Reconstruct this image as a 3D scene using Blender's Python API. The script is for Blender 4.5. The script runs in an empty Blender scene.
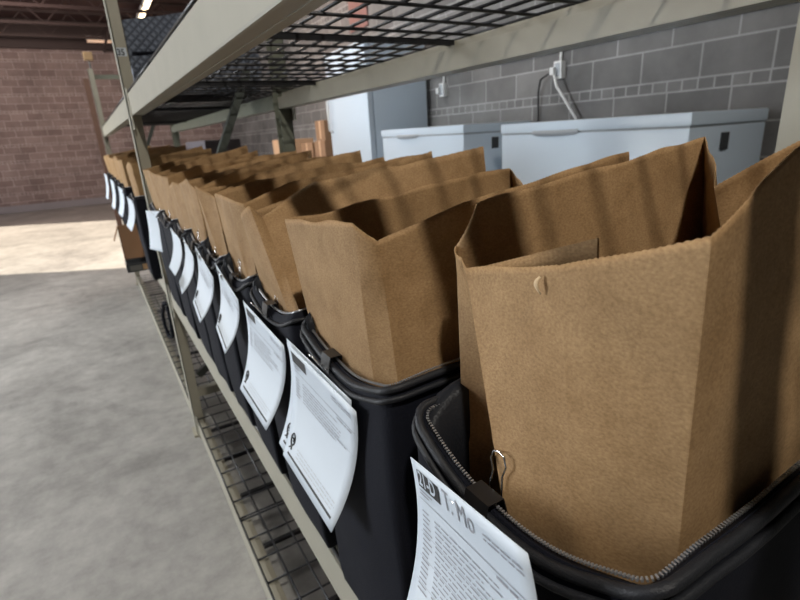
import bpy, bmesh, math, random
from mathutils import Vector, Matrix, noise

H = 1.28                      # camera height above the floor; most coordinates below are relative to the camera height
rnd = random.Random(7)
SC = bpy.context.scene
COL = SC.collection

# ------------------------------------------------------------------ helpers
def W(p): return Vector((p[0], p[1], p[2] + H))
def lerp(a, b, t): return a + (b - a) * t
def vl(a, b, t): return Vector(a) * (1 - t) + Vector(b) * t

def tag(o, label=None, cat=None, group=None, kind=None):
    if label: o['label'] = label
    if cat: o['category'] = cat
    if group: o['group'] = group
    if kind: o['kind'] = kind
    return o

def empty(name, loc, label=None, cat=None, group=None):
    o = bpy.data.objects.new(name, None); COL.objects.link(o)
    o.location = W(loc); o.empty_display_size = .05
    return tag(o, label, cat, group)

class MB:
    """collects geometry (camera-height coordinates) and links it as one mesh object"""
    def __init__(s): s.v = []; s.f = []; s.sharp = set()
    def add(s, vs, fs):
        n = len(s.v); s.v += [Vector(q) for q in vs]; s.f += [tuple(i + n for i in f) for f in fs]
    def box(s, a, b, bev=0.0):
        x0, y0, z0 = [min(a[i], b[i]) for i in range(3)]; x1, y1, z1 = [max(a[i], b[i]) for i in range(3)]
        if bev <= 0:
            s.add([(x0,y0,z0),(x1,y0,z0),(x1,y1,z0),(x0,y1,z0),(x0,y0,z1),(x1,y0,z1),(x1,y1,z1),(x0,y1,z1)],
                  [(0,3,2,1),(4,5,6,7),(0,1,5,4),(1,2,6,5),(2,3,7,6),(3,0,4,7)])
        else:
            bm = bmesh.new(); bmesh.ops.create_cube(bm, size=1)
            bmesh.ops.scale(bm, vec=(x1-x0, y1-y0, z1-z0), verts=bm.verts)
            bmesh.ops.translate(bm, vec=((x0+x1)/2, (y0+y1)/2, (z0+z1)/2), verts=bm.verts)
            bmesh.ops.bevel(bm, geom=bm.edges[:], offset=bev, segments=2, affect='EDGES', profile=.7)
            bm.verts.ensure_lookup_table(); bm.verts.index_update()
            s.add([v.co.copy() for v in bm.verts], [[v.index for v in f.verts] for f in bm.faces]); bm.free()
    def bar(s, a, b, w, h, up=(0,0,1)):
        a = Vector(a); b = Vector(b); d = (b-a).normalized(); u = Vector(up)
        r = d.cross(u).normalized(); u = r.cross(d).normalized()
        q = [r*w/2+u*h/2, -r*w/2+u*h/2, -r*w/2-u*h/2, r*w/2-u*h/2]
        s.add([a+k for k in q]+[b+k for k in q], [(3,2,1,0),(4,5,6,7),(0,1,5,4),(1,2,6,5),(2,3,7,6),(3,0,4,7)])
    def tube(s, pts, r, n=8, closed=False):
        pts = [Vector(p) for p in pts]; m = len(pts); vs = []; fs = []
        prev = None
        for i, p in enumerate(pts):
            if closed: d = pts[(i+1) % m] - pts[i-1]
            else: d = pts[min(i+1, m-1)] - pts[max(i-1, 0)]
            d.normalize()
            if prev is None:
                u = d.orthogonal().normalized()
            else:
                u = (prev - d * prev.dot(d)); u = u.normalized() if u.length > 1e-6 else d.orthogonal().normalized()
            prev = u; w = d.cross(u)
            for k in range(n):
                a = 2*math.pi*k/n; vs.append(p + (u*math.cos(a) + w*math.sin(a)) * r)
        for i in range(m if closed else m-1):
            j = (i+1) % m
            for k in range(n):
                k2 = (k+1) % n; fs.append((i*n+k, i*n+k2, j*n+k2, j*n+k))
        if not closed:
            fs.append(tuple(range(n-1, -1, -1))); fs.append(tuple((m-1)*n+k for k in range(n)))
        s.add(vs, fs)
    def grid(s, rows, closed=False):
        n = len(rows[0]); vs = [p for r in rows for p in r]; fs = []
        for i in range(len(rows)-1):
            for k in range(n if closed else n-1):
                k2 = (k+1) % n; fs.append((i*n+k, i*n+k2, (i+1)*n+k2, (i+1)*n+k))
        s.add(vs, fs)
    def build(s, name, mat, parent=None, smooth=False, origin=None, auto=None):
        me = bpy.data.meshes.new(name)
        if parent is not None: o0 = Vector(parent['_o'])
        elif origin is not None: o0 = Vector(origin)
        else:
            lo = [min(v[i] for v in s.v) for i in range(3)]; hi = [max(v[i] for v in s.v) for i in range(3)]
            o0 = Vector(((lo[0]+hi[0])/2, (lo[1]+hi[1])/2, lo[2]))
        me.from_pydata([tuple(v - o0) for v in s.v], [], s.f); me.update()
        me.materials.append(mat)
        if smooth:
            for p in me.polygons: p.use_smooth = True
            if auto is not None: me.set_sharp_from_angle(angle=math.radians(auto))
        o = bpy.data.objects.new(name, me); COL.objects.link(o)
        o['_o'] = tuple(o0)
        if parent is not None: o.parent = parent
        else: o.location = W(o0)
        return o

def root(name, loc, label, cat, group=None):
    o = empty(name, loc, label, cat, group); o['_o'] = tuple(loc); return o

# ------------------------------------------------------------------ materials
def newmat(name):
    m = bpy.data.materials.new(name); m.use_nodes = True
    nt = m.node_tree; return m, nt, nt.nodes, nt.links, nt.nodes['Principled BSDF']
def C(c): return (c[0], c[1], c[2], 1)

def simple(name, col, rough=.5, metal=0, var=0.0, scale=8, bump=0.0, bscale=200, spec=.5):
    m, nt, N, L, P = newmat(name)
    P.inputs['Roughness'].default_value = rough; P.inputs['Metallic'].default_value = metal
    P.inputs['Specular IOR Level'].default_value = spec
    P.inputs['Base Color'].default_value = C(col)
    tc = N.new('ShaderNodeNewGeometry')
    if var:
        n = N.new('ShaderNodeTexNoise'); n.inputs['Scale'].default_value = scale; n.inputs['Detail'].default_value = 6
        r = N.new('ShaderNodeMix'); r.data_type = 'RGBA'
        r.inputs['A'].default_value = C([c*(1-var) for c in col]); r.inputs['B'].default_value = C([min(1, c*(1+var)) for c in col])
        L.new(tc.outputs['Position'], n.inputs['Vector']); L.new(n.outputs['Fac'], r.inputs['Factor']); L.new(r.outputs['Result'], P.inputs['Base Color'])
    if bump:
        n = N.new('ShaderNodeTexNoise'); n.inputs['Scale'].default_value = bscale; n.inputs['Detail'].default_value = 4
        b = N.new('ShaderNodeBump'); b.inputs['Strength'].default_value = bump; b.inputs['Distance'].default_value = .002
        L.new(tc.outputs['Position'], n.inputs['Vector']); L.new(n.outputs['Fac'], b.inputs['Height']); L.new(b.outputs['Normal'], P.inputs['Normal'])
    return m

def kraft():
    m, nt, N, L, P = newmat('kraft_paper')
    g = N.new('ShaderNodeNewGeometry')
    n1 = N.new('ShaderNodeTexNoise'); n1.inputs['Scale'].default_value = 26; n1.inputs['Detail'].default_value = 8; n1.inputs['Roughness'].default_value = .7
    mp = N.new('ShaderNodeMapping'); mp.inputs['Scale'].default_value = (1, 1, 1.4)
    n2 = N.new('ShaderNodeTexNoise'); n2.inputs['Scale'].default_value = 480; n2.inputs['Detail'].default_value = 5
    L.new(g.outputs['Position'], n1.inputs['Vector']); L.new(g.outputs['Position'], mp.inputs['Vector']); L.new(mp.outputs['Vector'], n2.inputs['Vector'])
    cr = N.new('ShaderNodeValToRGB'); e = cr.color_ramp.elements
    e[0].position = .3; e[0].color = (.295, .178, .083, 1); e[1].position = .72; e[1].color = (.435, .28, .143, 1)
    L.new(n1.outputs['Fac'], cr.inputs['Fac'])
    cr2 = N.new('ShaderNodeValToRGB'); e = cr2.color_ramp.elements
    e[0].position = .3; e[0].color = (.78, .76, .72, 1); e[1].position = .7; e[1].color = (1.12, 1.12, 1.1, 1)
    L.new(n2.outputs['Fac'], cr2.inputs['Fac'])
    mx = N.new('ShaderNodeMix'); mx.data_type = 'RGBA'; mx.blend_type = 'MULTIPLY'; mx.inputs['Factor'].default_value = 1
    L.new(cr.outputs['Color'], mx.inputs['A']); L.new(cr2.outputs['Color'], mx.inputs['B']); L.new(mx.outputs['Result'], P.inputs['Base Color'])
    P.inputs['Roughness'].default_value = .75; P.inputs['Specular IOR Level'].default_value = .25
    n3 = N.new('ShaderNodeTexNoise'); n3.inputs['Scale'].default_value = 14; n3.inputs['Detail'].default_value = 3
    L.new(g.outputs['Position'], n3.inputs['Vector'])
    ad = N.new('ShaderNodeMath'); ad.operation = 'MULTIPLY_ADD'; ad.inputs[1].default_value = .22
    L.new(n2.outputs['Fac'], ad.inputs[0]); L.new(n3.outputs['Fac'], ad.inputs[2])
    b = N.new('ShaderNodeBump'); b.inputs['Strength'].default_value = .32; b.inputs['Distance'].default_value = .003
    L.new(ad.outputs[0], b.inputs['Height']); L.new(b.outputs['Normal'], P.inputs['Normal'])
    tr = N.new('ShaderNodeBsdfTranslucent'); L.new(mx.outputs['Result'], tr.inputs['Color'])
    ms = N.new('ShaderNodeMixShader'); ms.inputs[0].default_value = .14
    out = [x for x in N if x.type == 'OUTPUT_MATERIAL'][0]
    L.new(P.outputs[0], ms.inputs[1]); L.new(tr.outputs[0], ms.inputs[2]); L.new(ms.outputs[0], out.inputs['Surface'])
    return m

def block_wall(name, axis, ca, cb, cm, ph_u, ph_z, k_=1.0):
    """two courses of large blocks and one thin course of small ones, repeated; axis = which world axis runs along the wall"""
    m, nt, N, L, P = newmat(name)
    g = N.new('ShaderNodeNewGeometry'); sp = N.new('ShaderNodeSeparateXYZ'); L.new(g.outputs['Position'], sp.inputs[0])
    def M(op, a, b=None, c=None):
        n = N.new('ShaderNodeMath'); n.operation = op
        for i, x in enumerate((a, b, c)):
            if x is None: continue
            if isinstance(x, (int, float)): n.inputs[i].default_value = x
            else: L.new(x, n.inputs[i])
        return n.outputs[0]
    PER = .476
    u = M('ADD', M('DIVIDE', sp.outputs[axis], k_), ph_u + 40.6)
    z = M('ADD', M('DIVIDE', sp.outputs[2], k_), -ph_z + PER * 10)
    k = M('FLOOR', M('DIVIDE', z, PER)); r = M('SUBTRACT', z, M('MULTIPLY', k, PER))
    zb = M('ADD', M('MULTIPLY', k, .406), M('MINIMUM', r, .4055))
    zs = M('ADD', M('MULTIPLY', k, .07), M('SUBTRACT', r, .406))
    def brick(zz, bw, rh, off):
        cx = N.new('ShaderNodeCombineXYZ'); L.new(u, cx.inputs[0]); L.new(zz, cx.inputs[1])
        b = N.new('ShaderNodeTexBrick'); b.inputs['Scale'].default_value = 1; b.inputs['Brick Width'].default_value = bw; b.inputs['Row Height'].default_value = rh
        b.inputs['Mortar Size'].default_value = .0065; b.inputs['Mortar Smooth'].default_value = .25; b.inputs['Bias'].default_value = -.1
        b.offset = off; b.inputs['Color1'].default_value = C(ca); b.inputs['Color2'].default_value = C(cb); b.inputs['Mortar'].default_value = C(cm)
        L.new(cx.outputs[0], b.inputs['Vector']); return b
    b1 = brick(zb, .406, .203, .5); b2 = brick(zs, .102, .07, 0)
    st = M('GREATER_THAN', r, .406)
    mc = N.new('ShaderNodeMix'); mc.data_type = 'RGBA'; L.new(st, mc.inputs['Factor']); L.new(b1.outputs['Color'], mc.inputs['A']); L.new(b2.outputs['Color'], mc.inputs['B'])
    mf = N.new('ShaderNodeMix'); mf.data_type = 'FLOAT'; L.new(st, mf.inputs['Factor']); L.new(b1.outputs['Fac'], mf.inputs['A']); L.new(b2.outputs['Fac'], mf.inputs['B'])
    n1 = N.new('ShaderNodeTexNoise'); n1.inputs['Scale'].default_value = 2.2; n1.inputs['Detail'].default_value = 8; n1.inputs['Roughness'].default_value = .65
    L.new(g.outputs['Position'], n1.inputs['Vector'])
    cr = N.new('ShaderNodeValToRGB'); cr.color_ramp.elements[0].color = (.72,.72,.72,1); cr.color_ramp.elements[0].position = .3; cr.color_ramp.elements[1].color = (1.2,1.2,1.2,1); cr.color_ramp.elements[1].position = .7
    L.new(n1.outputs['Fac'], cr.inputs['Fac'])
    mx = N.new('ShaderNodeMix'); mx.data_type = 'RGBA'; mx.blend_type = 'MULTIPLY'; mx.inputs['Factor'].default_value = 1
    L.new(mc.outputs['Result'], mx.inputs['A']); L.new(cr.outputs['Color'], mx.inputs['B']); L.new(mx.outputs['Result'], P.inputs['Base Color'])
    P.inputs['Roughness'].default_value = .85
    n2 = N.new('ShaderNodeTexNoise'); n2.inputs['Scale'].default_value = 90; n2.inputs['Detail'].default_value = 4; L.new(g.outputs['Position'], n2.inputs['Vector'])
    h = M('SUBTRACT', M('MULTIPLY', n2.outputs['Fac'], .35), mf.outputs['Result'])
    bp = N.new('ShaderNodeBump'); bp.inputs['Strength'].default_value = .7; bp.inputs['Distance'].default_value = .006
    L.new(h, bp.inputs['Height']); L.new(bp.outputs['Normal'], P.inputs['Normal'])
    return m

def concrete():
    m, nt, N, L, P = newmat('concrete_floor')
    g = N.new('ShaderNodeNewGeometry')
    n1 = N.new('ShaderNodeTexNoise'); n1.inputs['Scale'].default_value = 1.1; n1.inputs['Detail'].default_value = 10; n1.inputs['Roughness'].default_value = .68; n1.inputs['Distortion'].default_value = .6
    n2 = N.new('ShaderNodeTexNoise'); n2.inputs['Scale'].default_value = 9; n2.inputs['Detail'].default_value = 10; n2.inputs['Roughness'].default_value = .75
    n3 = N.new('ShaderNodeTexNoise'); n3.inputs['Scale'].default_value = 120; n3.inputs['Detail'].default_value = 4
    for n in (n1, n2, n3): L.new(g.outputs['Position'], n.inputs['Vector'])
    cr = N.new('ShaderNodeValToRGB'); e = cr.color_ramp.elements
    e[0].position = .36; e[0].color = (.19, .187, .177, 1); e[1].position = .64; e[1].color = (.47, .46, .435, 1)
    md = N.new('ShaderNodeMix'); md.data_type = 'FLOAT'; md.inputs['Factor'].default_value = .45
    L.new(n1.outputs['Fac'], md.inputs['A']); L.new(n2.outputs['Fac'], md.inputs['B']); L.new(md.outputs['Result'], cr.inputs['Fac'])
    L.new(cr.outputs['Color'], P.inputs['Base Color'])
    rr = N.new('ShaderNodeMapRange'); rr.inputs['To Min'].default_value = .38; rr.inputs['To Max'].default_value = .62
    L.new(n2.outputs['Fac'], rr.inputs['Value']); L.new(rr.outputs['Result'], P.inputs['Roughness'])
    b = N.new('ShaderNodeBump'); b.inputs['Strength'].default_value = .15; b.inputs['Distance'].default_value = .002
    L.new(n3.outputs['Fac'], b.inputs['Height']); L.new(b.outputs['Normal'], P.inputs['Normal'])
    return m

def nylon(name, col, rough=.55, k=900, strength=.35, spec=.12):
    m, nt, N, L, P = newmat(name)
    g = N.new('ShaderNodeTexCoord')
    P.inputs['Base Color'].default_value = C(col); P.inputs['Roughness'].default_value = rough; P.inputs['Specular IOR Level'].default_value = spec
    w1 = N.new('ShaderNodeTexVoronoi'); w1.inputs['Scale'].default_value = k; w1.feature = 'F1'
    n = N.new('ShaderNodeTexNoise'); n.inputs['Scale'].default_value = 20; n.inputs['Detail'].default_value = 5
    L.new(g.outputs['Object'], w1.inputs['Vector']); L.new(g.outputs['Object'], n.inputs['Vector'])
    a = N.new('ShaderNodeMath'); a.operation = 'MULTIPLY_ADD'; a.inputs[1].default_value = .25; L.new(w1.outputs['Distance'], a.inputs[0]); L.new(n.outputs['Fac'], a.inputs[2])
    b = N.new('ShaderNodeBump'); b.inputs['Strength'].default_value = strength; b.inputs['Distance'].default_value = .003
    L.new(a.outputs[0], b.inputs['Height']); L.new(b.outputs['Normal'], P.inputs['Normal'])
    return m

def quilt_mat():
    m, nt, N, L, P = newmat('quilted_fabric')
    g = N.new('ShaderNodeTexCoord'); sp = N.new('ShaderNodeSeparateXYZ'); L.new(g.outputs['Object'], sp.inputs[0])
    def M(op, a, b):
        n = N.new('ShaderNodeMath'); n.operation = op
        for i, x in enumerate((a, b)):
            if isinstance(x, (int, float)): n.inputs[i].default_value = x
            elif x is not None: L.new(x, n.inputs[i])
        return n.outputs[0]
    s1 = M('ADD', sp.outputs[0], sp.outputs[2]); s2 = M('SUBTRACT', sp.outputs[0], sp.outputs[2])
    a = M('ABSOLUTE', M('SINE', M('MULTIPLY', s1, 95), None), None); b = M('ABSOLUTE', M('SINE', M('MULTIPLY', s2, 95), None), None)
    h = M('MINIMUM', a, b)
    cr = N.new('ShaderNodeValToRGB'); cr.color_ramp.elements[0].color = (.06,.068,.09,1); cr.color_ramp.elements[1].color = (.15,.175,.225,1); cr.color_ramp.elements[1].position = .5
    L.new(h, cr.inputs['Fac']); L.new(cr.outputs['Color'], P.inputs['Base Color'])
    bp = N.new('ShaderNodeBump'); bp.inputs['Strength'].default_value = .8; bp.inputs['Distance'].default_value = .01
    L.new(h, bp.inputs['Height']); L.new(bp.outputs['Normal'], P.inputs['Normal']); P.inputs['Roughness'].default_value = .5
    return m

def glow(name, col, s):
    m, nt, N, L, P = newmat(name)
    P.inputs['Base Color'].default_value = C(col); P.inputs['Emission Color'].default_value = C(col); P.inputs['Emission Strength'].default_value = s
    return m

K = kraft()
NY = nylon('black_nylon', (.007, .008, .013), .75)
NYF = nylon('black_quilted_lining', (.012, .013, .016), .45, 420, .3)
PIPE = nylon('black_piping', (.012, .013, .016), .5, 1200, .3, .3)
TEETH = simple('zipper_metal', (.36, .37, .39), .35, .7)
RACKD = simple('dark_brace_paint', (.07, .08, .07), .45)
RACK = simple('beige_rack_paint', (.33, .31, .245), .42, 0, .12, 14, .05, 300)
RACKG = simple('greygreen_rack_paint', (.17, .18, .14), .45, 0, .15, 14)
WIRE = simple('black_wire', (.018, .018, .02), .38, .2)
GALV = simple('grey_wire', (.16, .16, .15), .4, .3)
CHROME = simple('steel_wire', (.75, .76, .78), .18, 1)
BLK = simple('black_enamel', (.01, .01, .011), .3)
PAP = simple('white_paper', (.54, .60, .66), .6, 0, .02, 30)
INK = simple('black_ink', (.012, .012, .014), .6)
INKG = simple('grey_ink', (.30, .31, .34), .6)
INKL = simple('light_grey_ink', (.42, .44, .46), .6)
WHITE = simple('white_enamel', (.62, .735, .85), .3, 0, .02, 3)
GASK = simple('grey_gasket', (.38, .42, .46), .5)
DARKV = simple('dark_plastic', (.04, .045, .05), .5)
PLAST = simple('white_plastic', (.72, .74, .74), .4)
TORN = simple('torn_paper_edge', (.50, .37, .22), .8)
CARD = simple('cardboard', (.27, .16, .09), .8, 0, .15, 12)
CARDL = simple('light_cardboard', (.55, .36, .22), .8, 0, .12, 12)
BROWN = simple('brown_wood', (.11, .055, .035), .6, 0, .25, 20)
TAN = simple('tan_wood', (.42, .27, .14), .6, 0, .2, 20)
BLUE = simple('blue_plastic', (.03, .05, .10), .4)
GREYV = simple('grey_violet_bin', (.13, .11, .12), .6, 0, .1, 9)
RED = simple('red_sign', (.22, .12, .11), .5)
MAROON = simple('maroon_steel', (.050, .024, .022), .6, 0, .2, 4)
STEELD = simple('dark_joist_steel', (.035, .022, .021), .5, .2)
LILAC = simple('lilac_grey', (.30, .29, .31), .7, 0, .1, 3)
QUILT = quilt_mat()

# ------------------------------------------------------------------ the room
def struct(name, mb, mat):
    o = mb.build(name, mat); o['kind'] = 'structure'; return o
ZC = 2.85
b = MB(); b.box((-6.2, -5, -1.40), (3.6, 15.3, -1.28)); struct('floor', b, concrete())
b = MB(); b.box((3.39, -5, -1.28), (3.6, 15.2, ZC)); struct('wall_back', b, block_wall('grey_block', 1, (.13,.13,.13), (.19,.19,.188), (.32,.325,.325), -.114, 1.50))
b = MB(); b.box((-6.2, 15.0, -1.28), (3.39, 15.2, ZC)); struct('wall_end', b, block_wall('brown_block', 0, (.25,.19,.18), (.34,.27,.255), (.60,.53,.51), .05, .10, .76))
# left wall with one tall open loading door
b = MB(); b.box((-6.2, -5, -1.28), (-6.0, 10.05, ZC)); b.box((-6.2, 14.95, -1.28), (-6.0, 15.0, ZC)); b.box((-6.2, 10.05, 2.6), (-6.0, 14.95, ZC))
struct('wall_left', b, block_wall('left_block', 1, (.15,.13,.12), (.2,.17,.16), (.33,.3,.29), 0, .10))
b = MB(); b.box((-6.2, -5.2, -1.28), (3.6, -5.0, ZC)); struct('wall_rear', b, block_wall('rear_block', 0, (.17,.16,.155), (.24,.22,.21), (.36,.35,.34), 0, .10))
b = MB(); b.box((-6.2, -5, ZC), (3.6, 15.2, ZC+.1)); struct('ceiling', b, MAROON)
b = MB(); b.box((2.45, .2, -1.28), (3.38, 6.3, -.95), .01); struct('trim_1', b, simple('plinth_concrete', (.3,.3,.29), .8, 0, .15, 6))
b = MB(); b.box((-5.9, 14.94, -1.28), (3.3, 14.999, -1.12), .01); struct('base_strip_end', b, LILAC)  # low lilac-grey strip along the foot of the end wall
# open web roof joists
for i, y in enumerate((2.5, 5.0, 7.3, 9.3, 11.2, 12.6, 13.9)):
    b = MB(); z0, z1 = 2.36, 2.80
    b.box((-6, y-.035, z1), (3.39, y+.035, z1+.05)); b.box((-6, y-.03, z0-.025), (3.39, y+.03, z0+.025))
    x = -6.0; up = True
    while x < 3.2:
        b.bar((x, y, z0 if up else z1), (x+.42, y, z1 if up else z0), .02, .02, (0,1,0)); up = not up; x += .42
    struct('trim_%d' % (i+2), b, STEELD)
b = MB(); b.box((-6, 14.82, 2.27), (3.39, 14.999, ZC)); struct('trim_10', b, STEELD)
b = MB()
for x in (-4.2, -1.7, .9): b.box((x-.02, 1, 2.22), (x+.02, 14.9, 2.26))
struct('trim_9', b, STEELD)

# ceiling strip lamps
def strip_lamp(p, L, along, label, s, col=(1, .78, .5)):
    r = root('strip_lamp', p, label, 'lamp', 'strip lamps under the roof')
    dx, dy = (L/2, .06) if along == 'x' else (.06, L/2)
    b = MB(); b.box((p[0]-dx, p[1]-dy, p[2]), (p[0]+dx, p[1]+dy, p[2]+.07), .01); b.build('housing', PLAST, r)
    b = MB(); q = [(p[0]-dx*.96 if along == 'x' else p[0], p[1]-dy*.96 if along == 'y' else p[1], p[2]-.03), (p[0]+dx*.96 if along == 'x' else p[0], p[1]+dy*.96 if along == 'y' else p[1], p[2]-.03)]
    b.tube(q, .03, 10); b.build('tube', glow('tube_glow', col, s), r, True)
    b = MB(); b.box((p[0]-.01, p[1]-.01, p[2]+.07), (p[0]+.01, p[1]+.01, ZC)); b.build('hanger', STEELD, r)
strip_lamp((1.62, 12.3, 2.62), 2.6, 'y', 'glowing warm strip lamp under the roof above the quilted pad', 9)
strip_lamp((1.06, 14.4, 2.40), 1.0, 'x', 'dim strip lamp under the roof at the top of the end wall', .25, (1, .7, .5))

# ------------------------------------------------------------------ pallet rack
XF, XB = .18, .775
rack = root('pallet_rack', (.45, 2.2, -1.28), 'beige steel pallet rack holding the row of black totes of paper bags', 'rack')
FY = (-.62, 2.24, 5.45)
FZ = {-.62: 1.2, 2.24: 1.4, 5.45: .68}
def post(x0, x1, y, z1, mat):
    b = MB(); w = .065; t = .004
    # C-section: front plate, two sides, open at the back
    s = 1 if x0 < .4 else -1
    xa, xb = (x0, x1) if s > 0 else (x1, x0)
    b.box((min(xa, xa+s*t), y, -1.272), (max(xa, xa+s*t), y+w, z1), 0)
    b.box((x0, y, -1.272), (x1, y+t, z1)); b.box((x0, y+w-t, -1.272), (x1, y+w, z1))
    p = b.build('post', mat, rack)
    f = MB(); f.box((x0-.015, y-.012, -1.28), (x1+.02, y+w+.012, -1.272)); f.build('foot_plate', mat, p)
    return p
for y in FY:
    mf = RACK if y < 5 else RACKG
    p = post(.172, .212, y, FZ[y], RACK); q = post(XB-.02, XB+.035, y, FZ[y], RACKG)
    for za, zb, xa, xb in ((-.10, .28, .365, .65), (-1.0, -.65, .23, .73), (.42, .95, .73, .23)):
        if zb > FZ[y]: continue
        b = MB(); b.bar((xa if za > -.5 and za < 0 else (.212 if xa < .4 else .73), y+.038, za - (.19 if za == -.10 else 0)) if za == -.10 else (xa, y+.038, za), (xb, y+.038, zb), .03, .03, (0,1,0)); b.build('diagonal_brace', RACKD, rack)
    for zb in (-1.10, -.62) + ((.60,) if y > 5 else (1.05,)):
        b = MB(); b.box((.212, y+.02, zb), (XB-.02, y+.055, zb+.035)); b.build('horizontal_brace', RACK if zb < 0 else RACKG, rack)
    if y == 2.24:
        st = MB(); st.box((.176, y-.0012, .322), (.208, y-.0002, .350)); sk = st.build('number_sticker', PAP, p)
b = None
LEV = (.118, -.640, -1.272)          # underside of the beams, per level
BH = .075
def beam(x0, x1, y0, y1, z, mat):
    b = MB(); t = .01
    b.box((x0, y0, z), (x1, y1, z+BH-(.010 if x0 > .4 else 0)), .004)
    b.box((x1 if x0 < .4 else x0-.02, y0, z), (x1+.016 if x0 < .4 else x0, y1, z+BH*.62), .002)   # the step that carries the deck
    o = b.build('beam', mat, rack, False)
    for yy, s in ((y0, 1), (y1, -1)):
        c = MB(); xa = x0-.003 if x0 < .4 else x1-.001
        c.box((xa, min(yy, yy+s*.04), z-.05), (xa+.004, max(yy, yy+s*.04), z+BH+.02)); cn = c.build('end_connector', mat, o)
        d = MB()
        for zz in (z-.03,): d.box((xa-.002 if x0 < .4 else xa+.004, yy+s*.012, zz), (xa if x0 < .4 else xa+.006, yy+s*.026, zz+.014))
        d.build('rivet', GALV, o)
for (ya, yb) in ((FY[0]+.075, FY[1]), (FY[1]+.075, FY[2])):
    for i, z in enumerate(LEV):
        far = ya > 1
        beam(XF, XF+.026, ya, yb, z, RACK)
        beam(XB, XB+.035, ya, yb, z+.009, RACKG if far else RACK)
# '35' on the sticker of the post
def text_faces(s, size, bold=0):
    cu = bpy.data.curves.new('txt', 'FONT'); cu.body = s; cu.size = size; cu.offset = bold; cu.resolution_u = 3
    ob = bpy.data.objects.new('txt', cu); COL.objects.link(ob)
    dg = bpy.context.evaluated_depsgraph_get(); me = ob.evaluated_get(dg).to_mesh()
    vs = [v.co.copy() for v in me.vertices]; fs = [tuple(p.vertices) for p in me.polygons]
    ob.evaluated_get(dg).to_mesh_clear(); bpy.data.objects.remove(ob); bpy.data.curves.remove(cu)
    return vs, fs
vs, fs = text_faces('35', .03, .001)
m = MB(); m.add([(.1765+v.x*.85, 2.24-.0016, .325+v.y) for v in vs], fs); m.build('number', INK, sk)

def wire_deck(y0, y1, z, label, pitch_x, pitch_y, mat, group, sup=3):
    r = root('wire_deck', ((XF+XB)/2, (y0+y1)/2, z), label, 'shelf deck', group)
    b = MB(); xa, xb = XF+.004, XB+.031
    n = round((y1-y0)/pitch_y)
    for i in range(n+1):
        y = lerp(y0+.004, y1-.004, i/n)
        b.tube([(xa, y, z), (xb, y, z)], .0031, 6)
    n = round((xb-xa)/pitch_x)
    for i in range(n+1):
        x = lerp(xa, xb, i/n); b.tube([(x, y0, z+.0055), (x, y1, z+.0055)], .0031, 6)
    b.build('wire_grid', mat, r, True)
    for i in range(sup):
        y = lerp(y0, y1, (i+.5)/sup)
        c = MB(); c.box((XF+.038, y-.007, z-.014), (XB-.003, y-.005, z-.003)); c.box((XF+.038, y+.005, z-.014), (XB-.003, y+.007, z-.003)); c.box((XF+.038, y-.007, z-.0055), (XB-.003, y+.007, z-.0035))
        c.build('support_channel', mat, r)
lev_name = ('upper', 'tote', 'bottom')
seat = {0: .193+.003, 1: -.565+.003, 2: -1.197+.003}
for li in (0, 1, 2):
    z = seat[li]
    for k, (ya, yb) in enumerate(((-.52, .57), (.575, 1.465), (1.47, 2.235), (2.31, 3.85), (3.855, 5.44))):
        where = ('nearest the camera', 'in the middle of the near bay', 'just before the near rack post', 'just beyond the near rack post', 'at the far end of the rack')[k]
        if li == 0: lab = 'black wire mesh deck on the upper shelf, ' + where
        elif li == 1: lab = 'black wire mesh deck under the totes, ' + where
        else: lab = 'wire mesh deck on the bottom shelf, ' + where
        wire_deck(ya, yb, z, lab, .0515 if li == 0 else .063, .095, WIRE, lev_name[li] + ' shelf wire decks', 1 if li == 0 else 3)

# things on and about the rack's posts
r = root('marker', (.20, 5.49, .68), 'small tan block on a thin rod atop the far rack post', 'marker')
b = MB(); b.tube([(.20, 5.49, .68), (.20, 5.49, .75)], .006, 8); b.build('rod', GALV, r)
b = MB(); b.box((.165, 5.455, .75), (.235, 5.525, .815), .008); b.build('block', TAN, r)
b = MB(); b.bar((.165, 6.4, -1.28), (.165, 6.4, .70), .05, .07, (0,1,0)); tag(b.build('wooden_board', BROWN), 'slim dark brown board standing upright beyond the far rack post', 'board')
b = MB(); b.bar((1.14, .445, -1.28), (1.14, .445, 1.5), .06, .06, (0,1,0)); tag(b.build('steel_post', RACK), 'pale beige steel post behind the nearest paper bag at right', 'post')

# quilted pad on the upper shelf
r = root('quilted_pad', (.46, 2.6, .20), 'dark blue-grey quilted pad folded on the upper shelf behind the rack post', 'pad')
b = MB(); rows = []
for i in range(13):
    t = i/12; row = []
    for j in range(25):
        s = j/24; x = lerp(.215, .72, s); z = lerp(.2, .462 + .085*s, t)
        row.append((x + .01*math.sin(t*6), 2.36 + .03*math.sin(t*math.pi) * -1 + .012*noise.noise(Vector((x*9, z*9, 1))), z))
    rows.append(row)
top = [[(p[0], p[1] + d*.34, p[2] + .012*math.sin(d*math.pi)) for p in rows[-1]] for d in (.03, .3, .6, .97)]
back = [[(p[0], 2.36+.35, p[2]) for p in rw] for rw in rows[::-1]]
allr = rows + top + back
b.grid(allr)
for side in (0, -1):
    pts = [rw[side] for rw in allr]; n = len(rows)
    for i in range(n-1):
        q = [rows[i][side], rows[i+1][side], back[n-2-i][side], back[n-1-i][side]]
        b.add(q, [(0,1,2,3)])
b.build('folded_body', QUILT, r, True, auto=50)
b = MB(); b.tube([(.235+.45*t, 2.328+.006*math.sin(t*9), .345 + .028*t) for t in [i/14 for i in range(15)]], .006, 6); b.build('fold_seam', NY, r, True)

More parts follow.
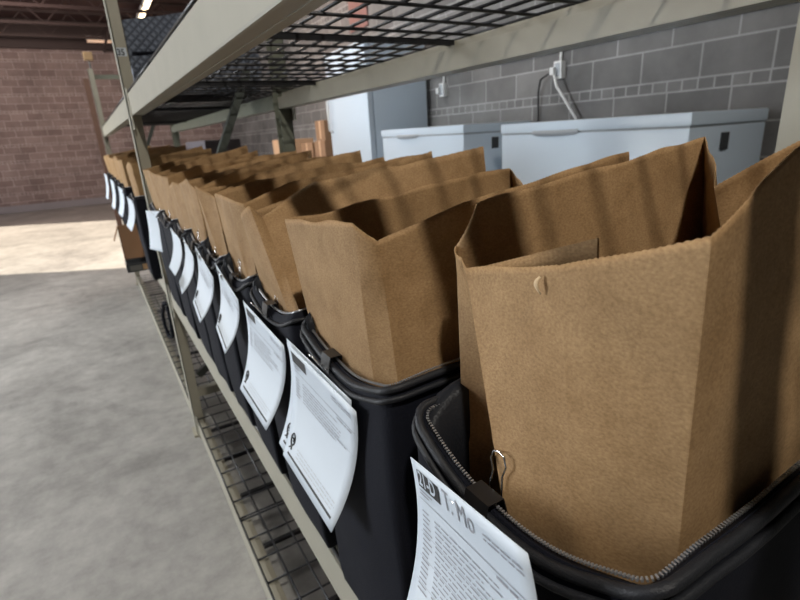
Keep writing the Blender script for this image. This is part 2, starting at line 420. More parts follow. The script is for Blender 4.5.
# ------------------------------------------------------------------ totes
def rrect(x0, x1, y0, y1, r, n=5, m=14):
    """closed ring, starts at far aisle corner and runs along the aisle side towards the camera"""
    out = []
    cs = [((x0+r, y1-r), 90), ((x0+r, y0+r), 180), ((x1-r, y0+r), 270), ((x1-r, y1-r), 0)]
    for i, (c, a) in enumerate(cs):
        for k in range(n+1):
            t = math.radians(a + 90*k/n); out.append(Vector((c[0]+r*math.cos(t), c[1]+r*math.sin(t), 0)))
        nx = cs[(i+1) % 4]; a2 = math.radians(nx[1])
        p = out[-1]; q = Vector((nx[0][0]+r*math.cos(a2), nx[0][1]+r*math.sin(a2), 0))
        for k in range(1, m): out.append(p.lerp(q, k/m))
    return out
TOTE_G = 'black insulated totes in a row on the shelf'
ZB = -.5525
def tote(y0, y1, label, x0=.162, x1=.535, zr=-.192, sag=.024, detail=2, flap=.0, seed=0):
    r = root('insulated_tote', ((x0+x1)/2, (y0+y1)/2, ZB), label, 'tote bag', TOTE_G)
    T = .011
    def sagf(p):
        s = (p.y-y0)/(y1-y0); s = min(1, max(0, s))
        side = 1 - min(1, max(0, (p.x-x0)/.05)); base = sag*math.sin(math.pi*s)**1.0 * side
        e = min(1, max(0, (p.x-x0)/(x1-x0))); return -base - .006*math.sin(math.pi*e) + .02*e
    def ring(inset, z, rim, bulge=0):
        out = []
        for p in rrect(x0+inset, x1-inset, y0+inset, y1-inset, max(.004, .016-inset)):
            q = p.copy(); q.z = z + (sagf(p) * rim)
            if bulge and p.x < x0+.05:
                s = (p.y-y0)/(y1-y0); q.x -= bulge*math.sin(math.pi*min(1, max(0, s)))
            nz = noise.noise(Vector((q.x*14, q.y*14, z*10+seed*3.1))); q.x += .004*nz; q.y += .002*nz
            out.append(q)
        return out
    hgt = zr - ZB
    rows = [[Vector((x0+.03+(p.x-x0-.03)*.2, (y0+y1)/2+(p.y-(y0+y1)/2)*.2, ZB)) for p in ring(.02, ZB, 0)], ring(.022, ZB, 0), ring(.014, ZB+.006, 0), ring(.011, ZB+.03, 0, .002)]
    for k in range(1, 9): rows.append(ring(.010*(1-k/8), ZB+.03+(hgt-.045)*k/8, (k/8)**3, .006*math.sin(math.pi*k/8)))
    rows += [ring(.0015, zr, 1), ring(T*.5, zr+.004, 1), ring(T, zr-.001, 1)]
    for k in range(1, 6): rows.append(ring(T+.004, zr-(hgt-.02)*k/5, max(0, 1-k/2)))
    rows.append([Vector((p.x*.1+.9*(x0+x1)/2, p.y*.1+.9*(y0+y1)/2, ZB+.02)) for p in rows[-1]])
    b = MB(); b.grid(rows, True); b.build('body', NY, r, True, auto=60)
    rim = ring(-.001, zr-.006, 1)
    b = MB(); b.tube(rim, .0026, 8, True); b.build('piping', PIPE, r, True)
    rz = ring(T*.75, zr+.0045, 1)
    if detail >= 2:
        b = MB(); Lc = 0; step = .0022; d = 0
        n = len(rz)
        for i in range(n):
            p, q = rz[i], rz[(i+1) % n]; L = (q-p).length
            while d < L:
                c = p.lerp(q, d/L); u = (q-p).normalized(); b.bar(c-u*.0005, c+u*.0005, .0021, .0014); d += step
            d -= L
        b.build('zipper', TEETH, r)
        bt = MB(); bt.tube(ring(T*.2, zr+.002, 1), .0035, 6, True); bt.build('zipper_tape', PIPE, r, True)
    else:
        b = MB(); b.tube(rz, .0016, 5, True); b.build('zipper', TEETH, r, True)
    # folded end flap hanging over the far end, inside
    if flap > 0:
        b = MB(); rows = []
        prof = [(y1+.001, zr-.06), (y1+.003, zr-.012), (y1+.0015, zr+flap*.8), (y1-.004, zr+flap), (y1-.010, zr+flap*.7), (y1-.016, zr-.03), (y1-.018, zr-.12)]
        for (yy, zz) in prof:
            rows.append([Vector((lerp(x0+.004, x1-.06, s), yy-.012*max(0, 1-s*14), zz - (.012*(s*2-1)**2 if zz > zr else 0) - .010*max(0, 1-s*10)+.02*s+.003*noise.noise(Vector((s*12, zz*20, seed))))) for s in [i/24 for i in range(25)]])
        b.grid(rows); o = b.build('end_flap', NYF, r, True)
        md = o.modifiers.new('thick', 'SOLIDIFY'); md.thickness = .005; md.offset = 0
    return r

TR = [(.082, .275), (.305, .502), (.527, .70), (.725, .882), (.907, 1.06), (1.085, 1.25), (1.275, 1.46), (1.487, 1.71), (1.74, 2.05)]
TF = [(2.36, 2.60), (3.02, 3.24), (3.42, 3.66), (3.84, 4.10), (4.28, 4.52), (4.75, 5.0), (5.14, 5.38)]
ordw = ['nearest', 'second', 'third', 'fourth', 'fifth', 'sixth', 'seventh', 'eighth', 'ninth']
for i, (a, c) in enumerate(TR):
    if i == 0: lab = 'black zippered insulated tote nearest the camera, sheet marked 21-D clipped on'
    elif i == 1: lab = 'black insulated tote second from the camera with two overlapping sheets'
    else: lab = 'black insulated tote, %s from the camera, before the near rack post' % ordw[i]
    tote(a, c, lab, detail=2 if i < 2 else 1, flap=(.014 if i == 0 else .03) if i < 5 else .02, seed=i, x0=.160 if i < 7 else .158, sag=.036 if i == 0 else .024)
for i, (a, c) in enumerate(TF):
    lab = 'black insulated tote beyond the near rack post, %s of its far row' % (ordw[i].replace('nearest', 'first') if i < 6 else 'last')
    tote(a, c, lab, x0=.13, detail=1, flap=.02, seed=20+i)

# ------------------------------------------------------------------ paper bags
BAG_G = 'brown paper bags standing in the totes'
def bag(levels, label, per=14, rows_n=26, serr=True, seed=0, amp=.0035, extra=None):
    """levels: list of rings of 3-D corner points, from the top edge to the bottom"""
    nC = len(levels[0]); zb = min(p[2] for p in levels[-1])
    c = [sum(p[i] for p in levels[-1])/nC for i in (0, 1)]
    r = root('paper_bag', (c[0], c[1], zb), label, 'paper bag', BAG_G)
    b = MB(); rows = []
    segs = []
    for k in range(nC):
        L = (Vector(levels[0][(k+1) % nC]) - Vector(levels[0][k])).length
        segs.append(max(3, int(L / per)))
    nl = len(levels)-1
    for i in range(rows_n+1):
        t = i/rows_n; t = t**1.15; f = t*nl; a = min(nl-1, int(f)); s = f-a
        row = []
        for k in range(nC):
            P0 = vl(levels[a][k], levels[a+1][k], s); P1 = vl(levels[a][(k+1) % nC], levels[a+1][(k+1) % nC], s)
            e = (P1-P0); nrm = Vector((-e.y, e.x, 0)); nrm = nrm.normalized() if nrm.length > 1e-6 else Vector((0,0,0))
            n = segs[k]
            for j in range(n):
                w = j/n; p = P0.lerp(P1, w); pin = math.sin(math.pi*w)**.6
                q = p*7 + Vector((seed*5.3, k*3.7, 0))
                d = amp*1.8*noise.noise(q) + amp*noise.noise(q*2.7) + amp*.25*noise.noise(q*9)
                p = p + nrm*d*pin
                if i == 0: p.z += (.0003 if (j % 2) else -.0003) * serr + .0035*noise.noise(Vector((p.x*22, p.y*22, seed)))
                row.append(p)
        rows.append(row)
    rows.append([Vector((c[0], c[1], zb))*.96 + p*.04 for p in rows[-1]])
    b.grid(rows, True)
    o = b.build('bag_body', K, r, True)
    me = o.data; nper = sum(segs); corner = set(); acc = 0
    for s_ in segs: corner.add(acc); acc += s_
    for e in me.edges:
        v0, v1 = e.vertices
        if v0 % nper == v1 % nper and (v0 % nper) in corner: e.use_edge_sharp = True
        if v0 // nper == rows_n and v1 // nper == rows_n: e.use_edge_sharp = True
    md = o.modifiers.new('paper', 'SOLIDIFY'); md.thickness = .0006; md.offset = 0
    return r
zbot = -.524
# bag 1 (nearest)          far-aisle          near-aisle corner    near right          gusset fold          far right           far wall           far-left fold
top1 = [(.195,.248,-.087), (.188,.165,-.066), (.181,.0925,-.0405), (.252,.100,-.0135), (.49,.112,.004), (.455,.160,-.008), (.38,.197,-.050), (.50,.274,-.020), (.36,.277,-.036), (.233,.283,-.0510), (.218,.289,-.080), (.2065,.268,-.084)]
mid1 = [(.1745,.188,-.225), (.184,.143,-.22), (.203,.098,-.217), (.25,.098,-.215), (.485,.112,-.20), (.455,.160,-.20), (.44,.185,-.20), (.49,.25,-.20), (.36,.255,-.21), (.25,.259,-.215), (.199,.260,-.225), (.226,.218,-.225)]
bot1 = [(.190,.200,zbot), (.190,.150,zbot), (.205,.112,zbot), (.25,.11,zbot), (.46,.11,zbot), (.46,.15,zbot), (.46,.18,zbot), (.46,.245,zbot), (.36,.245,zbot), (.24,.245,zbot), (.205,.243,zbot), (.215,.21,zbot)]
b1 = bag([top1, mid1, bot1], 'large brown paper bag nearest the camera with a small nick in its rim', per=.0018, rows_n=44, seed=1, amp=.0026)
# inner folded flap and the nick
fl = MB(); rows = []
for i in range(6):
    t = i/5; row = []
    for j in range(61):
        s = j/60; p = vl((.199,.2455,-.086), (.232,.1775,-.061), s); row.append((p.x+.010*t, p.y+.004*t, p.z-.05*t + (.0003 if j % 2 else -.0003)*(i == 0)))
    rows.append(row)
fl.grid(rows); o = fl.build('folded_flap', K, b1, True); md = o.modifiers.new('paper', 'SOLIDIFY'); md.thickness = .0006
nk = MB(); rows = []
for i in range(7):
    t = i/6; w = .0010*math.sin(math.pi*min(1, .15+t*.85))+.0003
    rows.append([(.1882-.0022*math.sin(t*3.0)-.001, .1775+(-w if k == 0 else w)+.001*math.sin(t*5), -.0745-.0095*t) for k in (0, 1)])
nk.grid(rows); o = nk.build('torn_nick', TORN, b1, True); o['label'] = 'small pale torn nick'
md = o.modifiers.new('paper', 'SOLIDIFY'); md.thickness = .0005
# bag 2
y0, y1 = TR[1]
top2 = [(.165,.515,-.0805), (.169,.3595,-.0645), (.1815,.3415,-.0800), (.256,.330,-.0580), (.475,.335,-.030), (.425,.43,-.07), (.48,.515,-.053), (.34,.50,-.060), (.25,.505,-.072)]
mid2 = [(.174,.488,-.225), (.174,.352,-.215), (.186,.330,-.215), (.25,.325,-.21), (.485,.325,-.20), (.45,.41,-.20), (.49,.485,-.20), (.34,.488,-.21), (.25,.488,-.21)]
bot2 = [(.190,.475,zbot), (.19,.345,zbot), (.195,.332,zbot), (.25,.332,zbot), (.46,.332,zbot), (.46,.41,zbot), (.46,.475,zbot), (.34,.475,zbot), (.25,.475,zbot)]
bag([top2, mid2, bot2], 'brown paper bag second from the camera with a flat pale side facing the aisle', per=.002, rows_n=34, seed=2, amp=.0022)
baglab = {2: 'crumpled brown paper bag third from the camera, behind the flat-sided second bag', 3: 'brown paper bag fourth from the camera with a bright aisle side',
          4: 'brown paper bag fifth from the camera', 5: 'brown paper bag sixth from the camera', 6: 'brown paper bag seventh from the camera',
          7: 'brown paper bag eighth from the camera', 8: 'brown paper bag ninth from the camera, last before the near rack post'}
def gen_bag(y0, y1, label, seed, x0=.165, dz=0.0, per=.006, lean=0.0, nb=0.0, yaw=0.0):
    R = random.Random(100+seed); u = lambda a: R.uniform(-a, a)
    ym = (y0+y1)/2
    top = [(x0+u(.006)-lean, y1-.006+u(.005), -.088+dz+u(.010)), (x0+.003+u(.005)-lean, y0+.062+u(.012), -.074+dz+u(.010)), (x0+.016+u(.006)-lean, y0+.014+u(.008), -.084+dz+u(.010)),
           (.26+u(.02), y0+.022+u(.008), -.058+dz+u(.008)), (.475, y0+.020+u(.010), -.032+dz+u(.012)), (.43+u(.015), ym+u(.015), -.065+dz), (.48, y1-.006+u(.008), -.038+dz+u(.012)),
           (.36+u(.03), y1-.010+u(.012), -.050+dz+u(.008)), (.25+u(.02), y1-.012+u(.012), -.072+dz+u(.008))]
    top = [(p[0], p[1] + (nb if i in (1, 2, 3) else 0) + yaw*(p[0]-.32), p[2]) for i, p in enumerate(top)]
    if nb: top[1] = (top[1][0]-.004, min(top[1][1], top[0][1]-.028), top[1][2])
    xr = x0+.012
    mid = [(xr, y1-.020, -.225), (xr, y0+.045, -.22), (xr+.008, y0+.022, -.22), (.25, y0+.021, -.21), (.485, y0+.021, -.20), (.455, ym, -.20), (.49, y1-.019, -.20), (.36, y1-.020, -.21), (.25, y1-.020, -.21)]
    xb_ = max(.182, x0+.025)
    bot = [(xb_, y1-.025, zbot), (xb_, y0+.045, zbot), (xb_+.006, y0+.030, zbot), (.25, y0+.028, zbot), (.46, y0+.028, zbot), (.46, ym, zbot), (.46, y1-.025, zbot), (.36, y1-.025, zbot), (.25, y1-.025, zbot)]
    bag([top, mid, bot], label, per=per, rows_n=24, seed=seed, amp=.0035)
for i in range(2, 9):
    gen_bag(TR[i][0], TR[i][1], baglab[i], i, per=.005, dz=(.0, .0, 0, .004, .0, .0, .0, .0, .01)[i], nb=(0,0,.125,0,.07,0,.05,0,.06)[i], yaw=(0,0,.05,-.10,.12,-.15,.1,-.1,.15)[i])
for i, (a, c) in enumerate(TF):
    gen_bag(a, c, 'brown paper bag beyond the near rack post, %s of the far row' % (ordw[i].replace('nearest', 'first') if i < 6 else 'last'), 40+i, x0=.14, per=.012, dz=.02+.01*(i % 3))

# ------------------------------------------------------------------ order sheets and clips
SHEET_G = 'white order sheets clipped to the totes'
def sheet(TL, TRt, BL, BR, label, bow=.012, printing=None, n=14, seed=0, yfl=0.0):
    TL, TRt, BL, BR = [Vector(p) for p in (TL, TRt, BL, BR)]
    ex = (TRt-TL).normalized(); ev = (BL-TL); nrm = ex.cross(ev).normalized()
    if nrm.x > 0: nrm = -nrm
    def S(u, v, off=0.0):
        p = TL.lerp(TRt, u).lerp(BL.lerp(BR, u), v)
        k = -bow*4*v*(1-v)*(.9+.1*u)
        return p + nrm*(k + off)
    b = MB(); b.grid([[S(i/10, j/n) for i in range(11)] for j in range(n+1)])
    o = b.build('order_sheet', PAP, None, True)
    tag(o, label, 'paper sheet', SHEET_G)
    md = o.modifiers.new('paper', 'SOLIDIFY'); md.thickness = .0003; md.offset = 0
    if printing:
        for kind, mat, items in printing:
            m = MB()
            for it in items:
                if it[0] == 'r':
                    _, u0, v0, u1, v1 = it; nn = max(1, int(abs(u1-u0)*12)); mm = max(1, int(abs(v1-v0)*12))
                    m.grid([[S(lerp(u0, u1, i/nn), lerp(v0, v1, j/mm), it_off(kind)) for i in range(nn+1)] for j in range(mm+1)])
                elif it[0] == 't':
                    _, s, u0, v0, su, bold = it; vs, fs = text_faces(s, 1.0, bold)
                    asp = (TRt-TL).length / max(1e-6, (BL-TL).length)
                    m.add([S(u0+v.x*su, v0-v.y*su*asp*1.15, it_off(kind)) for v in vs], fs)
                elif it[0] == 'p':
                    pts = it[1]; w = it[2]
                    m.tube([S(u, v, it_off(kind)) for u, v in pts], w, 5)
            m.build(kind, mat, o)
    return o, S
def it_off(kind): return {'black_tag': .0006, 'tag_text': .0010}.get(kind, .0006)
def text_rows(R, u0, u1, v0, v1, n, th=.008, gaps=.35):
    out = []
    for i in range(n):
        v = lerp(v0, v1, i/max(1, n-1)); u = u0
        end = u1 - R.random()*gaps*(u1-u0)
        while u < end:
            w = R.uniform(.02, .09); out.append(('r', u, v-th/2, min(end, u+w), v+th/2)); u += w + .012
    return out
def emblem(u, v, s):
    """small looped emblem above a bar"""
    ring = [(u + s*.5*math.cos(a), v + s*.75*math.sin(a)) for a in [2*math.pi*i/16 for i in range(17)]]
    tail = [(u-s*.5, v+s*.2), (u-s*.1, v+s*.9), (u+s*.15, v+s*1.35)]
    tail2 = [(u+s*.4, v+s*.45), (u-s*.15, v+s*1.0), (u-s*.55, v+s*1.3)]
    inner = [(u-s*.2, v-s*.1), (u+s*.2, v-s*.1), (u+s*.2, v+s*.25)]
    return [('p', q, .0011) for q in (ring, tail, tail2, inner)]
def std_print(seed, tagtxt, header=None, body=14, foot=True):
    R = random.Random(seed)
    pr = [('black_tag', INK, [('r', .06, .045, .30, .135)])]
    if tagtxt: pr.append(('tag_text', PAP, [('t', tagtxt, .075, .118, .092, .02)]))
    h = [('r', .05, .20, .97, .204)] + [('r', .06, .150, .2, .158), ('r', .06, .168, .16, .176)]
    if header: h.append(('t', header, .335, .128, .115, 0))
    h += text_rows(R, .68, .95, .085, .105, 2, .007, .1) + text_rows(R, .74, .95, .225, .225, 1, .012, .1)
    pr.append(('header_text', INKG, h))
    bd = []
    v = .265
    for i in range(body):
        bd += [('r', .07, v-.004, .07+R.uniform(.06, .10), v+.004)]
        bd += text_rows(R, .2, R.uniform(.6, .92), v, v, 1, .007, .1)
        v += .026
        if i % 5 == 4: bd.append(('r', .05, v-.012, .97, v-.0105))
    pr.append(('body_text', INKG, bd))
    if foot:
        pr.append(('footer_emblem', INK, emblem(.11, .80, .065)))
        pr.append(('footer_bar', INK, [('r', .07, .925, .93, .945)]))
        pr.append(('footer_text', INKL, text_rows(R, .22, .92, .83, .89, 3, .007, .15)))
    return pr

def clip(p, label, s=1.0, rot=0.0):
    """binder clip gripping the rim at p; the opening looks down; aisle is -X"""
    p = Vector(p); r = root('binder_clip', p, label, 'binder clip', 'binder clips on the tote rims')
    cr, sr = math.cos(rot), math.sin(rot)
    def T(x, y, z): return p + Vector((x*cr-y*sr, x*sr+y*cr, z))*s
    b = MB(); w = .0105
    prof = [(-.0095, -.011), (-.0075, .0005), (-.006, .006), (.006, .006), (.0075, .0005), (.0095, -.011)]
    rows = [[T(x, y, z) for x, z in prof] for y in (-w, w)]
    b.grid(rows); o = b.build('spring_body', BLK, r); md = o.modifiers.new('t', 'SOLIDIFY'); md.thickness = .0007; md.offset = 0
    for sgn, up in ((1, 1), (-1, 0)):
        m = MB()
        if up: pts = [(.0085, -.006, -.008), (.009, -.0055, .006), (.0105, -.0042, .016), (.011, -.0068, .024), (.0115, -.0045, .0295), (.0118, 0, .031), (.0115, .0045, .0295), (.011, .0068, .024), (.0105, .0042, .016), (.009, .0055, .006), (.0085, .006, -.008)]
        else: pts = [(-.0088, -.006, -.006), (-.0115, -.0055, -.0085), (-.015, -.0042, -.002), (-.020, -.0065, .006), (-.023, -.0045, .010), (-.024, 0, .011), (-.023, .0045, .010), (-.020, .0065, .006), (-.015, .0042, -.002), (-.0115, .0055, -.0085), (-.0088, .006, -.006)]
        m.tube([T(*q) for q in pts], .0007*s, 6); m.build('wire_handle', CHROME, r, True)
    return r

# sheet 1: marked 21-D
R1 = std_print(3, '21-D', 'T. Mo', body=17, foot=False)
sheet((.148,.2535,-.2125), (.131,.126,-.181), (.115,.233,-.335), (.112,.110,-.335), 'white order sheet marked 21-D on the nearest tote', .012, R1, seed=1)
clip((.1655,.196,-.2185), 'binder clip on the nearest tote beside the 21-D sheet', 1.0)
# sheets on the second tote
P2 = std_print(5, None, None, body=7)
sheet((.150,.519,-.2175), (.150,.344,-.2215), (.129,.529,-.364), (.128,.382,-.368), 'white order sheet in front on the second tote, emblem at its lower corner', .0115, P2, seed=2)
P2b = std_print(6, None, None, body=9)
sheet((.1535,.530,-.217), (.1535,.36,-.2195), (.134,.560,-.367), (.1335,.43,-.374), 'white order sheet half hidden behind the front sheet of the second tote', .0115, P2b, seed=3)
clip((.1655,.425,-.207), 'binder clip on the second tote over two sheets', .95)
P3 = std_print(8, None, None, body=8)
sheet((.150,.71,-.217), (.150,.533,-.226), (.128,.728,-.36), (.127,.591,-.362), 'white order sheet on the third tote from the camera', .0115, P3, seed=4)
clip((.1655,.625,-.207), 'binder clip on the third tote from the camera')
def rel(d, Xb, Y, z): return (Xb, Y*Xb/.15, z*Xb/.15)
more = [((.878,-.193), (.743,-.224), (.946,-.387), (.994,-.346), 'fourth', .125), ((1.070,-.192), (.923,-.227), (1.22,-.405), (1.272,-.366), 'fifth', .120),
        ((1.221,-.196), (1.12,-.224), (1.478,-.396), (1.492,-.363), 'sixth', .118), ((1.437,-.20), (1.29,-.21), (1.56,-.36), (1.687,-.358), 'seventh', .120)]
for k, (tl, tr, br, bl, nm, xb) in enumerate(more):
    f = xb/.15
    sheet((.150, tl[0], tl[1]), (.150, tr[0], tr[1]), (xb, bl[0]*f, bl[1]*f), (xb, br[0]*f, br[1]*f), 'white order sheet on the %s tote from the camera' % nm, .010, std_print(20+k, None, None, body=6) if k < 2 else None, seed=5+k)
    clip((.1655, (tl[0]+tr[0])/2, -.207), 'binder clip on the %s tote from the camera' % nm, .95)
sheet((.134,1.90,-.200), (.205,1.72,-.196), (.124,1.93,-.335), (.198,1.74,-.345), 'broad white order sheet turned to the camera on the eighth tote', .004, None)
clip((.165,1.62,-.205), 'binder clip on the eighth tote from the camera')
clip((.165,1.86,-.205), 'binder clip on the ninth tote from the camera')
for k, (y, zt, zb_, x) in enumerate(((2.56, -.200, -.33, .118), (3.22, -.190, -.34, .116), (4.08, -.19, -.38, .110), (4.98, -.18, -.38, .100))):
    sheet((x, y, zt), (x+.012, y-.15, zt-.01), (x-.026, y+.03, zb_), (x-.016, y-.11, zb_-.01), 'white order sheet on the far row past the near rack post, %s' % ('nearest', 'second', 'third', 'farthest')[k], .010, None)

# things sticking out of the shelf past the near post
r = root('cardboard_box', (.10, 3.1, ZB), 'small open brown cardboard box jutting from the shelf beyond the near post', 'box')
b = MB()
bx0, bx1, by0, by1, z0, z1 = .062, .25, 2.95, 3.00, -.552, -.375
for q in (((bx0,by0,z0),(bx1,by0+.004,z1)), ((bx0,by1-.004,z0),(bx1,by1,z1)), ((bx0,by0,z0),(bx0+.004,by1,z1)), ((bx1-.004,by0,z0),(bx1,by1,z1)), ((bx0,by0,z0),(bx1,by1,z0+.004))): b.box(*q)
b.build('carton', CARD, r)
b = MB(); b.add([(bx0,by0,z1),(bx0,by1,z1),(bx0-.03,by1,z1-.07),(bx0-.03,by0,z1-.07)], [(0,1,2,3)]); o = b.build('flap', CARD, r); md = o.modifiers.new('t', 'SOLIDIFY'); md.thickness = .004
r = root('tray', (.12, 2.70, -.53), 'flat black tray with a label holder jutting out below the far sheets', 'tray')
b = MB(); b.box((.055, 2.62, -.552), (.26, 2.74, -.549)); b.box((.055,2.62,-.552),(.26,2.625,-.512)); b.box((.055,2.735,-.552),(.26,2.74,-.512)); b.box((.055,2.62,-.552),(.06,2.74,-.512)); b.build('shell', DARKV, r)
b = MB(); b.box((.068, 2.617, -.546), (.118, 2.6199, -.522)); b.build('label_holder', GALV, r)
b = MB(); b.box((.122, 2.616, -.546), (.16, 2.6199, -.520)); b.build('tan_label', TAN, r)
b = MB(); b.box((.15,2.79+.3,-.552), (.26,2.96+.3,-.40)) if False else b.box((.205, 2.78, -.552), (.33, 2.94, -.40), .004); tag(b.build('carton_pack', CARDL), 'pale tan carton on the shelf beside the brown cardboard box', 'box')
b = MB(); b.tube([(.172, 2.33, -.66), (.160, 2.38, -.66), (.150, 2.46, -.74), (.152, 2.50, -.80), (.158, 2.46, -.85), (.166, 2.36, -.82), (.168, 2.33, -.74), (.168, 2.34, -.67)], .008, 6)
tag(b.build('strap', NY, None, True), 'black webbing strap looping down from the shelf edge', 'strap')
b = MB(); b.box((.55, 2.9, seat[1]+.006), (.74, 3.5, .02), .01); tag(b.build('storage_bin', GREYV), 'grey-violet bin on the shelf behind the far paper bags', 'bin')

# ------------------------------------------------------------------ appliances along the back wall
def freezer(y0, y1, x0, x1, ztop, label):
    z0 = -.95; r = root('chest_freezer', ((x0+x1)/2, (y0+y1)/2, z0), label, 'chest freezer', 'white chest freezers along the block wall')
    b = MB(); b.box((x0+.008, y0+.008, z0+.03), (x1, y1-.008, ztop-.075), .012); b.build('cabinet', WHITE, r, True, auto=40)
    b = MB(); b.box((x0+.012, y0+.012, ztop-.076), (x1-.01, y1-.012, ztop-.064)); b.build('gasket', GASK, r)
    b = MB(); b.box((x0, y0, ztop-.065), (x1, y1, ztop), .014); lid = b.build('lid', WHITE, r, True, auto=40)
    ym = (y0+y1)/2 + .28*(y1-y0) - .2
    m = MB(); rows = []
    for i in range(17):
        t = i/16*2-1; d = .026*math.sqrt(max(0, 1-t*t)); rows.append([(x0+.002, ym+.19*t, ztop-.060), (x0-d*.8, ym+.19*t, ztop-.055), (x0-d, ym+.19*t, ztop-.066-d*.3), (x0+.002, ym+.19*t, ztop-.078-d*.5)])
    m.grid(rows); m.build('lid_handle', GASK, lid, True)
    m = MB(); m.box((x0+.30, y0-.002, ztop-.20), (x0+.37, y0+.009, ztop-.11), .004); m.build('vent', DARKV, r)
    for yy in (y0+.08, y1-.08):
        for xx in (x0+.08, x1-.08):
            f = MB(); f.tube([(xx, yy, z0), (xx, yy, z0+.035)], .02, 10); f.build('foot', DARKV, r)
    return r
freezer(1.50, 2.89, 2.60, 3.36, .014, 'long white chest freezer against the block wall, nearer one under the outlet')
freezer(3.32, 4.66, 2.60, 3.34, .032, 'white chest freezer between the refrigerator and the nearer freezer')
r = root('refrigerator', (2.98, 5.45, -.95), 'tall white upright refrigerator against the back wall behind the rack', 'refrigerator')
b = MB(); b.box((2.67, 4.90, -.93), (3.34, 5.90, .90), .012); b.build('cabinet', WHITE, r, True, auto=40)
b = MB(); b.box((2.60, 4.90, -.92), (2.665, 5.90, .90), .014); b.build('door', WHITE, r, True, auto=40)
b = MB(); b.tube([(2.60, 5.83, .05), (2.56, 5.83, .07), (2.555, 5.83, .3), (2.56, 5.83, .58), (2.60, 5.83, .60)], .014, 8); b.build('door_handle', PLAST, r, True)
for yy in (4.98, 5.82):
    b = MB(); b.box((2.70, yy-.03, -.95), (3.3, yy+.03, -.93)); b.build('foot', DARKV, r)
# boxes and bins beyond the refrigerator (stood on a low table)
zt = -.30
r = root('side_table', (2.75, 6.5, -1.28), 'low wooden table beyond the refrigerator carrying boxes', 'table')
b = MB(); b.box((2.35, 6.02, zt-.04), (3.2, 7.9, zt), .004); b.build('tabletop', BROWN, r)
for x in (2.4, 3.15):
    for y in (6.07, 7.85):
        b = MB(); b.box((x-.03, y-.03, -1.28), (x+.03, y+.03, zt-.04)); b.build('leg', BROWN, r)
def carton(a, c, mat, label):
    r = root('cardboard_box', ((a[0]+c[0])/2, (a[1]+c[1])/2, a[2]), label, 'box', 'cardboard boxes beyond the refrigerator')
    b = MB(); b.box(a, c, .004); b.build('carton', mat, r)
    b = MB(); b.box((a[0]-.0008, (a[1]+c[1])/2-.025, a[2]+.02), (a[0]-.0002, (a[1]+c[1])/2+.025, c[2]-.002)); b.build('tape', CARDL if mat is CARD else TAN, r)
carton((2.58, 6.08, zt), (3.0, 6.42, zt+.26), CARD, 'brown cardboard box beside the refrigerator, bottom of two')
carton((2.60, 6.09, zt+.262), (2.95, 6.38, zt+.50), CARD, 'brown cardboard box on top of another beside the refrigerator')
carton((2.56, 6.45, zt), (2.98, 6.86, zt+.24), CARD, 'brown cardboard box standing left of the stacked two')
carton((2.40, 7.0, zt), (2.8, 7.6, zt+.30), CARDL, 'pale peach cardboard box showing left of the rear rack post')
b = MB(); b.box((3.02, 5.97, zt), (3.19, 6.55, .62), .01); tag(b.build('storage_bin', BLUE), 'dark blue bin between the refrigerator and the block wall', 'bin')
b = MB(); b.bar((3.05, 6.9, zt), (3.12, 6.9, .75), .08, .05, (0,1,0)); tag(b.build('wooden_board', TAN), 'tan board leaning behind the cardboard boxes', 'board')
# conduits, outlets and cords on the block wall
b = MB(); b.tube([(3.375, 1.30, .545), (3.375, 3.83, .545)], .011, 8); tag(b.build('conduit', PLAST, None, True), 'long white conduit along the block wall above the nearer freezer', 'conduit')
b = MB(); b.tube([(3.375, 4.35, .545), (3.375, 5.10, .545)], .011, 8); tag(b.build('conduit', PLAST, None, True), 'short white conduit on the wall by the refrigerator', 'conduit')
def outlet(y, z, label):
    r = root('power_outlet', (3.39, y, z), label, 'outlet', 'wall outlets above the freezers')
    b = MB(); b.box((3.335, y-.04, z-.065), (3.39, y+.04, z+.065), .008); b.build('box', PLAST, r, True, auto=40)
    b = MB(); b.tube([(3.372, y, z+.06), (3.372, y, .545)], .011, 8); b.build('drop_conduit', PLAST, r, True)
    b = MB(); b.box((3.331, y-.025, z-.05), (3.336, y+.025, z+.05), .002); b.build('face_plate', GASK, r)
    b = MB(); b.box((3.295, y+.005, z-.035), (3.331, y+.045, z+.02), .006); b.build('plug', PLAST, r)
outlet(3.05, .40, 'white outlet box on the block wall above the nearer freezer')
outlet(4.62, .40, 'white outlet box on the block wall beside the refrigerator')
b = MB(); b.tube([(3.31, 3.06, .37), (3.30, 3.02, .28), (3.32, 2.93, .15), (3.33, 2.84, .03), (3.374, 2.80, -.2)], .010, 8); tag(b.build('extension_cord', PLAST, None, True), 'white power cord running from the outlet down behind the nearer freezer', 'cord')
b = MB(); b.tube([(3.31, 3.09, .385), (3.33, 3.22, .35), (3.36, 3.27, .25), (3.37, 3.27, .05), (3.374, 3.27, -.3)], .008, 8); tag(b.build('extension_cord', BLK, None, True), 'black power cord hanging from the outlet above the freezers', 'cord')
b = MB(); b.box((3.37, 6.2, 1.3), (3.389, 6.7, 1.7), .002); tag(b.build('wall_sign', RED), 'faded red panel on the back wall seen through the upper mesh', 'sign')

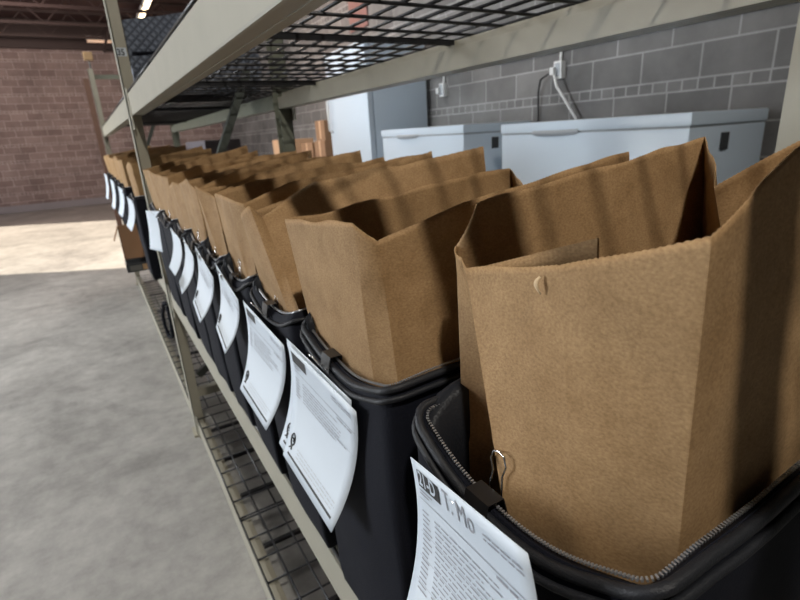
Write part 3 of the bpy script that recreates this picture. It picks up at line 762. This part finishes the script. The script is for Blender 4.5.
# ------------------------------------------------------------------ light
def area(name, loc, target, sx, sy, power, col, shape='RECTANGLE'):
    l = bpy.data.lights.new(name, 'AREA'); l.shape = shape; l.size = sx
    if shape == 'RECTANGLE': l.size_y = sy
    l.energy = power; l.color = col
    o = bpy.data.objects.new(name, l); COL.objects.link(o); o.location = W(loc)
    o.rotation_euler = (W(target)-W(loc)).to_track_quat('-Z', 'Y').to_euler(); return o
area('aisle_ceiling_lamp', (-.25, -1.0, 2.3), (.3, .4, -.1), .13, .13, 66, (1, .94, .85))
area('side_daylight_fill', (-5.7, 4.2, .5), (.3, 1.2, -.2), 3.5, 3.0, 680, (.90, .95, 1))  # added cool fill inside the room; the wall behind it has no opening
area('far_roof_lamp', (-1.2, 10.0, 1.9), (-.6, 14.5, .9), 2.4, .4, 85, (1, .76, .66))
area('overhead_fill', (-.9, 5.0, 2.3), (-.5, 5.0, 0), .6, 7.0, 135, (1, .96, .90))  # added soft fill from above to lift the shade, no fixtures here
area('mid_roof_lamp', (1.6, 7.2, 2.3), (2.6, 7.5, 0), 1.6, .2, 70, (1, .74, .60))
s = bpy.data.lights.new('sun', 'SUN'); s.energy = 17; s.angle = .01; s.color = (1, .86, .70)
so = bpy.data.objects.new('sun', s); COL.objects.link(so); so.rotation_euler = Vector((1, -.6, -.56)).to_track_quat('-Z', 'Y').to_euler(); so.location = (-8, 9, 6)
w = bpy.data.worlds.new('world'); SC.world = w; w.use_nodes = True
bg = w.node_tree.nodes['Background']; bg.inputs['Color'].default_value = (.62, .78, 1, 1); bg.inputs['Strength'].default_value = .9

# ------------------------------------------------------------------ camera
cam = bpy.data.cameras.new('camera'); co = bpy.data.objects.new('camera', cam); COL.objects.link(co); SC.camera = co
ya, pi, ro = [math.radians(a) for a in (-30.1338, -18.4778, 3.4469)]
M = Matrix.Rotation(ya, 3, 'Z') @ Matrix.Rotation(pi, 3, 'X') @ Matrix.Rotation(ro, 3, 'Y')
right, fwd, up = M @ Vector((1,0,0)), M @ Vector((0,1,0)), M @ Vector((0,0,1))
co.matrix_world = Matrix(((right.x, up.x, -fwd.x, 0), (right.y, up.y, -fwd.y, 0), (right.z, up.z, -fwd.z, H), (0,0,0,1)))
cam.sensor_width = 36; cam.lens = 500/800*36; cam.clip_start = .01
cam.dof.use_dof = True; cam.dof.focus_distance = .34; cam.dof.aperture_fstop = 14
for o in list(bpy.data.objects):
    if '_o' in o: del o['_o']
SC.view_settings.view_transform = 'Standard'; SC.view_settings.look = 'None'; SC.view_settings.gamma = 1; SC.view_settings.exposure = 0
